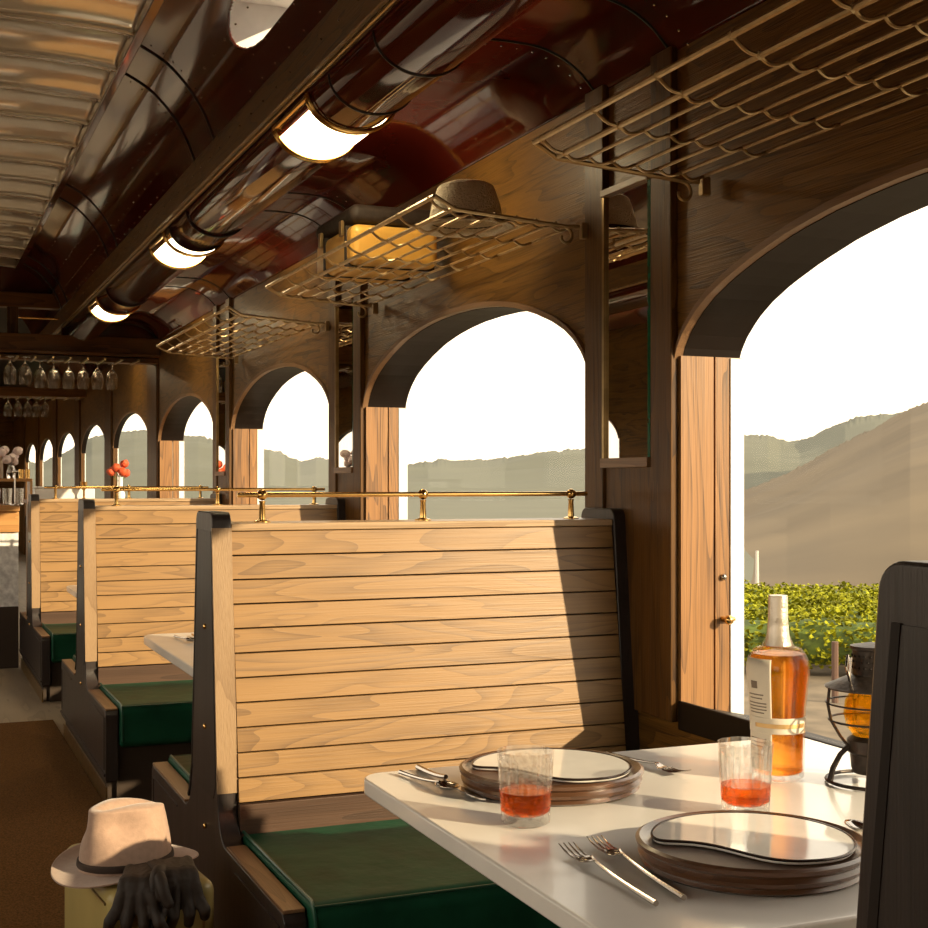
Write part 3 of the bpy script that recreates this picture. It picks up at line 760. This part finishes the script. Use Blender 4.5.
def glove(loc, rz, lab, mirror=1, spread=1.0, curl=0.0):
    m = MB()
    L0, RR = .012, .022; AL = RR*pi/2
    def bend(p):
        x, y, z = p
        if y < L0: return Vector((x, y, z))
        if y < L0 + AL:
            a = (y - L0)/RR; return Vector((x, L0 + (RR + z)*sin(a), -RR + (RR + z)*cos(a)))
        return Vector((x, L0 + RR + z, -RR - (y - L0 - AL)))
    def seg(a, b, ra, rb):
        a, b = Vector(a), Vector(b); n = max(4, int((b - a).length/.004))
        for i in range(n + 1): q = i/n; p = bend(a.lerp(b, q)); m.ball(p, ra + (rb - ra)*q, 2)
    for i in range(14):
        y = -.055 + .0085*i
        for q in range(-4, 5): m.ball(bend((q*.0078*mirror*(1 + .25*max(0, -y/.05)), y, .0015*sin(q*1.7 + i*.5))), .0125, 2)
    for x, L, sp, c in ((-.033, .044, -.013, .010), (-.011, .054, -.005, .004), (.012, .050, .005, .007), (.034, .040, .013, .012)):
        k0 = (x*mirror*.95, .05, .002); k1 = ((x + sp*.3*spread)*mirror, .078, .006); k2 = ((x + sp*spread)*mirror, .078 + L*.5, .010 + c); k3 = ((x + sp*1.5*spread)*mirror, .078 + L, c*.4 - .004 + curl)
        seg(k0, k1, .0135, .0138); seg(k1, k2, .0138, .0132); seg(k2, k3, .0132, .0112)
    seg((-.030*mirror, .0, .004), (-.052*mirror, .035, .010), .0145, .014); seg((-.052*mirror, .035, .010), (-.066*mirror, .064, .010), .014, .0118)
    o = m.obj('glove', M['glove'], None)
    r = o.modifiers.new('r', 'REMESH'); r.mode = 'VOXEL'; r.voxel_size = .0026; r.use_smooth_shade = True
    q = o.modifiers.new('sm', 'SMOOTH'); q.iterations = 4; q.factor = .5
    o.location = loc; o.rotation_euler = (0, 0, rz)
    return tag(o, lab, 'glove', 'dark leather gloves')
glove((.452, 2.826, .404), radians(156), 'dark leather glove draped over the suitcase edge, nearer the aisle', 1, 1.3, .006)
glove((.522, 2.832, .410), radians(184), 'dark leather glove hanging over the suitcase edge, next to the bench end', -1, 1.0)
# ---- luggage racks
def make_rack():
    """local: y 0..1.89, x from wall 0 to -0.45, z rel."""
    t = thing('luggage_rack', '', 'luggage rack', (1.80, 3.48, 1.972))
    L = 1.89; xo = -.44; zo = .05; xi = -.38; zi = .022
    def rail(x, z, r, nm): m = MB(); m.tube([(x, 0, z), (x, L, z)], r, seg=8); return m.obj(nm, M['rackm'], t)
    rail(xo, zo, .007, 'lip_rail'); rail(xi, zi, .007, 'lip_rail')
    for i in range(6):
        f = (i + 1)/6; rail(xi + f*(-xi), zi*(1 - f), .0045, 'rack_wire')
    nb = 7
    for j in range(nb + 1):
        y = .04 + (L - .08)*j/nb
        pts = [(xo + (xi - xo)*q, y, zo + (zi - zo)*q - .010*sin(pi*q)) for q in (0, .2, .4, .6, .8)]
        for i in range(0, 61):
            f = i/60; pts.append((xi + f*(-xi), y + .006*sin(f*6*2*pi), zi*(1 - f) - .0075 + .0055*cos(f*6*2*pi)))
        m = MB(); m.tube(pts, .004, seg=6); m.ball((xo, y, zo), .010, 1); m.ball((xi, y, zi), .010, 1); m.obj('cross_wire', M['rackm'], t)
    for y in (0, L):
        m = MB(); m.tube([(xo, y, zo), (xi, y, zi - .004), (-.03, y, -.006), (.0, y, -.004), (.012, y, -.004)], .0065, seg=8)
        b = m.obj('end_bracket', M['rackm'], t)
        m = MB(); m.tube([(-.035 + .028*cos(a)*(1 - .04*k), y, -.036 + .028*sin(a)*(1 - .04*k)) for k, a in enumerate([pi/2 - 2*pi*.8*i/16 for i in range(17)])], .0045, seg=8); m.obj('scroll_hook', M['rackm'], b)
        MB().box(.016, .040, y - .010, y + .010, -.038, .008).obj('wall_plate', M['rackm'], b, bevel=.003)
    return t
r0 = make_rack(); r0['label'] = 'brass wire luggage rack holding the yellow case and straw hat'; r0['group'] = 'luggage racks'
dup(r0, (1.80, .95, 1.972), label='large empty wire luggage rack over the nearest arched window', group='luggage racks')
dup(r0, (1.80, 6.06, 1.972), label='empty wire luggage rack farthest along, towards the bar', group='luggage racks')
t = thing('luggage_case', 'yellow suitcase with dark lid lying on the overhead wire rack', 'suitcase', (1.615, 4.74, 1.998), 0)
MB().box(-.165, .165, -.23, .23, 0, .142).obj('case_body', M['ycase'], t, bevel=.03, seg=4)
MB().box(-.168, .168, -.233, .233, .144, .212).obj('case_lid', M['glove'], t, bevel=.03, seg=4)
for y in (-.12, .14):
    m = MB(); m.box(-.176, -.163, y - .015, y + .015, .11, .165); m.obj('latch', M['obrass'], t, bevel=.002)
    MB().box(-.169, .169, y - .05, y - .03, -.003, .14).obj('strap', M['glove'], t)
t = thing('straw_hat', 'pale woven straw hat upside on the rack beside the yellow case', 'hat', (1.60, 3.83, 2.006), .3)
m = MB(); hat_mesh(m, .145, .112, .120, .125, False); o = m.obj('hat_shell', M['straw'], t, angle=80); o.modifiers.new('s', 'SOLIDIFY').thickness = .004
m = MB(); m.tube([(.113*cos(2*pi*i/40), .121*sin(2*pi*i/40), .024) for i in range(40)], .006, seg=8, closed=True); m.obj('hat_band', M['glove'], t)
t['label'] = 'pale woven straw hat resting on the rack beside the yellow case'
# ---- lamps in the duct
ll = ['duct lamp with glowing panel above the yellow case, largest of the row', 'second glowing duct lamp from the yellow case, midway along the duct', 'third glowing duct lamp, above the hanging wine glasses', 'farthest glowing duct lamp, just showing above the oak header']
for i, y in enumerate((4.20, 6.68, 9.15, 11.75)):
    t = thing('ceiling_lamp', ll[i], 'ceiling lamp', (pc[0], y, pc[1]), 0, 'lamps along the maroon duct')
    def arc(a0, a1, r, y0, y1, nm, mat, par, th=.004):
        m = MB(); m.grid(lambda u, v: (r*cos(a0 + (a1-a0)*u), y0 + (y1-y0)*v, r*.79*sin(a0 + (a1-a0)*u)), 20, 2)
        for f in m.bm.faces: f.normal_flip()
        o = m.obj(nm, mat, par, recalc=False); o.modifiers.new('s', 'SOLIDIFY').thickness = th; return o
    arc(pi*1.14, pi*1.90, .1385, -.185, .185, 'diffuser', M['lampglow'], t)
    m = MB()
    for yy in (-.20, .20):
        for dy in (-.012, .012): m.tube([(.146*cos(a), yy + dy, .113*sin(a)) for a in [pi*1.02 + pi*.96*k/24 for k in range(25)]], .006, seg=8)
    for a in (pi*1.05, pi*1.95):
        m.tube([(.144*cos(a), -.2, .112*sin(a)), (.144*cos(a), .2, .112*sin(a))], .009, seg=8)
    m.obj('lamp_frame', M['brass'], t)
# ---- hanging wine glasses
def wine_glass(sc=1.0):
    t = thing('wine_glass', '', 'wine glass', (0, 0, 0))
    m = MB(); m.lathe([(0, 0), (.034, -.001), (.034, -.003), (.005, -.006), (.004, -.02), (.004, -.038), (.009, -.048), (.034, -.078), (.047, -.118), (.046, -.16), (.038, -.205), (.0365, -.205), (.044, -.16), (.045, -.118), (.032, -.08), (.007, -.052), (0, -.05)], (0, 0, 0), 24)
    o = m.obj('wine_glass', M['thin']); bpy.data.objects.remove(t); o['category'] = 'wine glass'
    return o
wg0 = wine_glass(); first = True
xs_u = (112, 97.5, 83, 68.5, 53.5, 40, 25, 10)
for i, u in enumerate(xs_u):
    r = (u - 464)/F; q = (r*cos(PSI) + sin(PSI))/(-r*sin(PSI) + cos(PSI)); Y = 10.72 if i < 6 else 10.4
    o = wg0 if i == 0 else wg0.copy()
    if i: C.objects.link(o)
    o.location = (q*Y, Y, 2.150); o['group'] = 'wine glasses hanging under the header'
    o['label'] = 'upside-down wine glass hanging in the front row under the oak header' if 0 < i < 6 else ('hanging wine glass at the window end of the front row' if i == 0 else 'upside-down wine glass of the closer pair hanging at the aisle end')
for i, u in enumerate((45, 36.5, 27.5, 18, 8)):
    r = (u - 464)/F; Y = 15.6; q = (r*cos(PSI) + sin(PSI))/(-r*sin(PSI) + cos(PSI))
    o = wg0.copy(); C.objects.link(o); o.location = (q*Y, Y, 2.155); o['group'] = 'wine glasses hanging in the back row'
    o['label'] = 'small wine glass hanging in the back row beyond the header'
t = thing('glass_hanger', 'oak hanging rail for wine glasses under the moulded header', 'glass rack', (0, 10.72, 2.165), 0, 'wine glass hangers')
MB().box(-1.1, 1.75, -.04, .04, -.008, .0).obj('hanger_board', M['walnut_x'], t, smooth=False)
m = MB()
for i in range(22): m.box(-1.0 + i*.125, -.985 + i*.125, -.38, .04, -.022, -.010)
m.obj('hanger_slots', M['obrass'], t, smooth=False)
t = thing('glass_hanger', 'second wine glass hanger further back over the bar', 'glass rack', (0, 15.6, 2.165), 0, 'wine glass hangers')
MB().box(-1.0, 1.85, -.2, .2, .0, .10).obj('hanger_board', M['walnut_x'], t, smooth=False)
m = MB()
for i in range(22): m.box(-.95 + i*.13, -.935 + i*.13, -.2, .2, -.016, 0)
m.obj('hanger_slots', M['obrass'], t, smooth=False)
# ---- bar
t = thing('bar_counter', 'bar counter with oak top and pale stone front at the end of the aisle', 'bar', (0, 9.29, 0))
MB().box(-1.12, .685, 0, .62, 0, .405).obj('bar_base', M['darkbrown'], t, bevel=.004)
MB().box(-1.12, .685, .012, .62, .405, .895).obj('stone_panel', M['stone'], t, smooth=False)
MB().box(-1.12, .688, -.01, .63, .895, 1.03).obj('fascia', M['orangewood'], t, bevel=.004)
MB().box(-1.12, .69, -.04, .66, 1.032, 1.072).obj('bar_top', M['orangewood'], t, bevel=.006)
t = thing('glass_shelf', 'small two-tier shelf on the bar top with glasses beneath', 'shelf', (.53, 9.5, 1.073))
MB().box(-.5, .25, -.12, .12, .155, .175).obj('shelf_board', M['orangewood'], t, bevel=.003)
for x in (-.48, .235): MB().box(x, x + .015, -.12, .12, 0, .155).obj('shelf_side', M['orangewood'], t, smooth=False)
bt = MB(); bt.lathe([(0, 0), (.024, 0), (.028, .004), (.032, .11), (.030, .11), (.026, .008), (0, .008)], seg=16)
b_ = bt.obj('bar_tumbler', M['thin']); b_['category'] = 'glass'
k = 0
for x in (.25, .325, .40, .475, .55, .625, .70):
    o = b_ if k == 0 else b_.copy()
    if k: C.objects.link(o)
    o.location = (x, 9.44, 1.073); o['group'] = 'clear tumblers under the bar shelf'; o['label'] = 'clear tumbler in the row under the small bar shelf'; k += 1
def bottle_small(x, y, z, mat, lab):
    m = MB(); m.lathe([(0, 0), (.03, 0), (.032, .005), (.032, .13), (.012, .17), (.011, .22), (.013, .225), (0, .226)], seg=16); o = m.obj('spirit_bottle', mat, loc=(x, y, z)); tag(o, lab, 'bottle', 'bottles on the bar shelf')
bottle_small(.57, 9.5, 1.249, M['paper'], 'pale bottle standing on the bar shelf next to the flowers')
bottle_small(.46, 9.56, 1.249, M['whisky'], 'amber bottle behind the pale bottle on the bar shelf')
t = thing('flower_vase', 'glass vase of pale pink and white flowers on the bar shelf', 'vase', (.65, 9.46, 1.249))
m = MB(); m.lathe([(0, 0), (.025, 0), (.03, .04), (.018, .09), (.024, .10), (.021, .10), (.015, .09), (.026, .04), (0, .008)], seg=20); m.obj('vase', M['thin'], t)
for i in range(9):
    a = i*2.4; r = .02 + .05*((i*37) % 10)/10; m = MB(); m.ball((r*cos(a), r*sin(a)*.7, .15 + .04*sin(i*1.7)), .030, 2)
    for v in m.bm.verts: v.co += v.co.normalized()*.0 + Vector((noise.noise(v.co*60), noise.noise(v.co*60 + Vector((5,5,5))), 0))*.008
    m.obj('blossom', M['pink'], t)
m = MB(); m.lathe([(0, 0), (.03, 0), (.03, .006), (.005, .01), (.004, .21), (.02, .22), (.02, .225), (0, .226)], seg=16); tag(m.obj('bar_stand', M['steel'], loc=(.66, 9.27, 1.073)), 'slim steel stand on the bar top in front of the glasses', 'stand')
for i, x in enumerate((.715, .755)):
    m = MB(); m.lathe([(0, 0), (.016, 0), (.018, .06), (.016, .062), (0, .062)], seg=16); tag(m.obj('gold_jar', M['brass'], loc=(x, 9.47, 1.249)), 'small gold jar at the right end of the bar shelf', 'jar', 'gold jars on the bar shelf')
t = thing('sideboard', 'dark sideboard against the windows behind the farthest bench', 'sideboard', (1.22, 10.2, 0))
MB().box(-.40, .60, -.2, .2, 0, 1.07).obj('cabinet', M['walnut_x'], t, bevel=.004)
MB().box(-.42, .62, -.22, .22, 1.072, 1.10).obj('top', M['walnut_x'], t, bevel=.004)
for i in range(2):
    d_ = MB().box(-.38 + i*.49, .09 + i*.49, -.216, -.202, .08, 1.04).obj('door', M['walnut_x'], t, bevel=.003)
    m = MB(); m.ball((.05 + i*.10, -.226, .6), .012); m.obj('knob', M['brass'], d_)
t = thing('ice_chest', 'long white enamel chest on the sideboard behind the farthest bench', 'chest', (1.06, 10.15, 1.101))
MB().box(-.21, .21, -.1, .1, 0, .075).obj('chest_body', M['white'], t, bevel=.006)
MB().box(-.215, .215, -.105, .105, .077, .092).obj('lid', M['white'], t, bevel=.004)
m = MB(); m.lathe([(0, 0), (.02, 0), (.008, .012), (.007, .06), (.022, .09), (.026, .125), (.023, .125), (.018, .092), (0, .07)], seg=20); tag(m.obj('goblet', M['brass'], loc=(1.185, 9.99, 1.101)), 'gold goblet standing beside the white chest', 'goblet')
t = thing('flower_vase', 'slim white vase with round red flowers on the sideboard', 'vase', (1.46, 10.1, 1.101))
m = MB(); m.lathe([(0, 0), (.03, 0), (.034, .03), (.016, .10), (.016, .16), (.013, .16), (.012, .1), (0, .02)], seg=20); m.obj('vase', M['white'], t)
for x, y, z in ((-.03, 0, .23), (.03, .01, .26), (-.065, .02, .20), (.01, -.02, .20), (.04, 0, .19)):
    m = MB(); m.ball((x, y, z), .032, 2)
    for v in m.bm.verts: v.co += (v.co - Vector((x, y, z)))*.25*noise.noise(v.co*70)
    bl = m.obj('blossom', M['red'], t); m = MB(); m.tube([(0, 0, .12), (x, y, z - .02)], .003, seg=6); m.obj('stem', M['leafgreen'], bl)
# ------------------------------------------------------------------ outside
GZ = -3.3
struct(MB().grid(lambda u, v: (-120 + 620*u, -250 + 900*v, GZ), 40, 40).obj('ground', M['soil'], smooth=False), 'bare brown vineyard soil')
fdir = Vector((sin(radians(34)), cos(radians(34)), 0)); fside = Vector((fdir.y, -fdir.x, 0))
struct(MB().grid(lambda u, v: tuple(fdir*(47 + 300*v) + fside*(-260 + 520*u) + Vector((0, 0, GZ + .05))), 10, 10).obj('ground', M['hillb'], smooth=False), 'dry meadow between vineyard and hills')
# vineyard rows
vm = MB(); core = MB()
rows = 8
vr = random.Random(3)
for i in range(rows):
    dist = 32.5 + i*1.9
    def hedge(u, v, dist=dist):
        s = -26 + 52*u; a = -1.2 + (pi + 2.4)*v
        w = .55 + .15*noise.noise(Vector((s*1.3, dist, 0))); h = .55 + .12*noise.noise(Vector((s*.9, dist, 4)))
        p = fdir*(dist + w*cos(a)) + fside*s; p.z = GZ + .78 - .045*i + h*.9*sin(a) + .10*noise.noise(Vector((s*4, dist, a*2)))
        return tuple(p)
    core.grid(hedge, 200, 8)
    for s_i in range(5200 if i < 5 else 3200):
        s = vr.uniform(-9, 11) if s_i % 4 else vr.uniform(-26, 26); a = vr.uniform(-1.3 if i == 0 else .1, pi + .5)
        w = .62 + .2*noise.noise(Vector((s*1.3, dist, 0))) + vr.uniform(-.05, .14); h = .62 + .22*noise.noise(Vector((s*1.1, dist, 4))) + vr.uniform(-.05, .14)
        c = fdir*(dist - w*cos(a)) + fside*s; c.z = GZ + .82 - .045*i + h*.9*sin(a)
        z_ax = Vector((vr.gauss(0, .6), vr.gauss(0, .6), 1 + vr.gauss(0, .3))).normalized(); x_ax = z_ax.orthogonal().normalized(); y_ax = z_ax.cross(x_ax); r = vr.uniform(.045, .085)
        vs = [vm.bm.verts.new(c + r*(x_ax*cos(t_) + y_ax*sin(t_)) + z_ax*(.02 if kk % 2 else -.02)) for kk, t_ in enumerate([2*pi*q/5 for q in range(5)])]
        vm.bm.faces.new(vs)
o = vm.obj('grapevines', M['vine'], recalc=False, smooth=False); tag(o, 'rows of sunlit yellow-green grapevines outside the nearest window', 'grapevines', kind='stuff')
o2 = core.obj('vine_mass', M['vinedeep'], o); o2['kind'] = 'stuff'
def at_dir(u, d, z): r = (u - 464)/F; return Vector((d*(r*cos(PSI) + sin(PSI)), d*(-r*sin(PSI) + cos(PSI)), z))
m = MB(); p = at_dir(835, 27.5, GZ); m.tube([p, p + Vector((0, 0, 1.25))], .07, seg=8); tag(m.obj('vineyard_stake', M['stake']), 'dark wooden stake standing before the vine rows behind the lantern', 'stake')
m = MB(); p = at_dir(757, 58, GZ); m.tube([p, p + Vector((0, 0, 1.55))], [.09, .07], seg=8); tag(m.obj('pole', M['post']), 'thin pale pole beyond the far edge of the vineyard', 'pole')
# hills: ridge lines measured as (u, v) bearings at their distance
def interp(tb, u):
    if u <= tb[0][0]: return tb[0][1]
    for (a, va), (b, vb) in zip(tb, tb[1:]):
        if u <= b: return va + (vb - va)*(u - a)/(b - a)
    return tb[-1][1]
RB = [(-300, 440), (40, 462), (57, 456), (66, 451), (79, 445), (92, 436), (121, 432), (134, 430), (146, 430), (182, 435), (198, 435), (214, 439), (262, 448), (282, 453), (300, 461), (316, 457), (333, 458), (370, 466), (408, 463), (440, 460), (490, 459), (520, 455), (560, 450), (590, 448), (660, 440), (739, 434), (768, 435), (780, 440), (800, 440), (820, 432), (845, 420), (875, 414), (950, 408), (1300, 420)]
RA = [(300, 530), (560, 522), (660, 506), (739, 492), (787, 473), (830, 449), (867, 431), (910, 408), (928, 402), (1000, 385), (1150, 370), (1400, 390)]
def hill(tb, d, back, front, u0, u1, nu, name, mat, lab, amp):
    m = MB()
    def f(a, b):
        u = u0 + (u1 - u0)*a; v = interp(tb, u)
        v += (amp*noise.fractal(Vector((u*.06, d, 0)), .9, 2.1, 5) + 1.5*noise.noise(Vector((u*.33, d, 3))) + .9*noise.noise(Vector((u*.8, d, 7))))*max(0, 1 - abs(b - .55)*9)
        if b <= .55: q = b/.55; dd = d - front*(1 - q); zz = q**.85
        else: q = (b - .55)/.45; dd = d + back*q; zz = 1 - .7*q
        top = EYE + (V0 - v)/F*d
        p = at_dir(u, dd, 0)
        p.z = GZ + .06 + (top - GZ - .06)*zz + d*.006*noise.noise(Vector((p.x*.02, p.y*.02, 2)))*zz*(1 - zz)*4
        return tuple(p)
    m.grid(f, nu, 26); return struct(m.obj(name, mat, angle=60), lab)
hill(RB, 700, 200, 350, -300, 1300, 1500, 'hill', M['hillb'], 'hazy far wooded ridge', 2.6)
hill(RA, 380, 150, 325, 300, 1400, 1000, 'hill', M['hilla'], 'warm hazy hillside beyond the vineyard', 2.4)
# ------------------------------------------------------------------ light
w = bpy.data.worlds.new('sky'); bpy.context.scene.world = w; w.use_nodes = True
nt = w.node_tree; bg = nt.nodes['Background']
tc = N(nt, 'ShaderNodeTexCoord'); sx = N(nt, 'ShaderNodeSeparateXYZ'); nt.links.new(tc.outputs['Generated'], sx.inputs[0])
nt.links.new(ramp(nt, sx.outputs['Z'], [(0.0, (1.0, .84, .62)), (.25, (1.0, .87, .68)), (1.0, (.95, .88, .78))]), bg.inputs['Color'])
bg.inputs['Strength'].default_value = 2.3
sl = bpy.data.lights.new('sun', 'SUN'); sl.energy = 7.4; sl.color = (1.0, .80, .50); sl.angle = radians(.8)
so = bpy.data.objects.new('sun', sl); C.objects.link(so)
EL = radians(19.3); trav = Vector((-.625, .78, 0)).normalized()*cos(EL) + Vector((0, 0, -sin(EL)))
so.rotation_euler = trav.to_track_quat('-Z', 'Y').to_euler(); so.location = (10, -10, 6)
# ------------------------------------------------------------------ camera
cd = bpy.data.cameras.new('camera'); co = bpy.data.objects.new('camera', cd); C.objects.link(co)
cd.sensor_width = 36; cd.lens = 36*F/928; cd.shift_y = (V0 - 464)/928; cd.clip_start = .02; cd.clip_end = 3000
co.location = (0, 0, EYE); co.rotation_euler = (pi/2, 0, -PSI)
sc = bpy.context.scene; sc.camera = co
sc.view_settings.view_transform = 'Standard'; sc.view_settings.look = 'None'; sc.view_settings.exposure = 0.0; sc.view_settings.gamma = 1.0
cy = sc.cycles; cy.use_denoising = True; cy.max_bounces = 12; cy.diffuse_bounces = 6; cy.glossy_bounces = 6; cy.transmission_bounces = 10; cy.transparent_max_bounces = 16
cy.caustics_reflective = False; cy.caustics_refractive = False; cy.sample_clamp_indirect = 6.0; cy.blur_glossy = .5
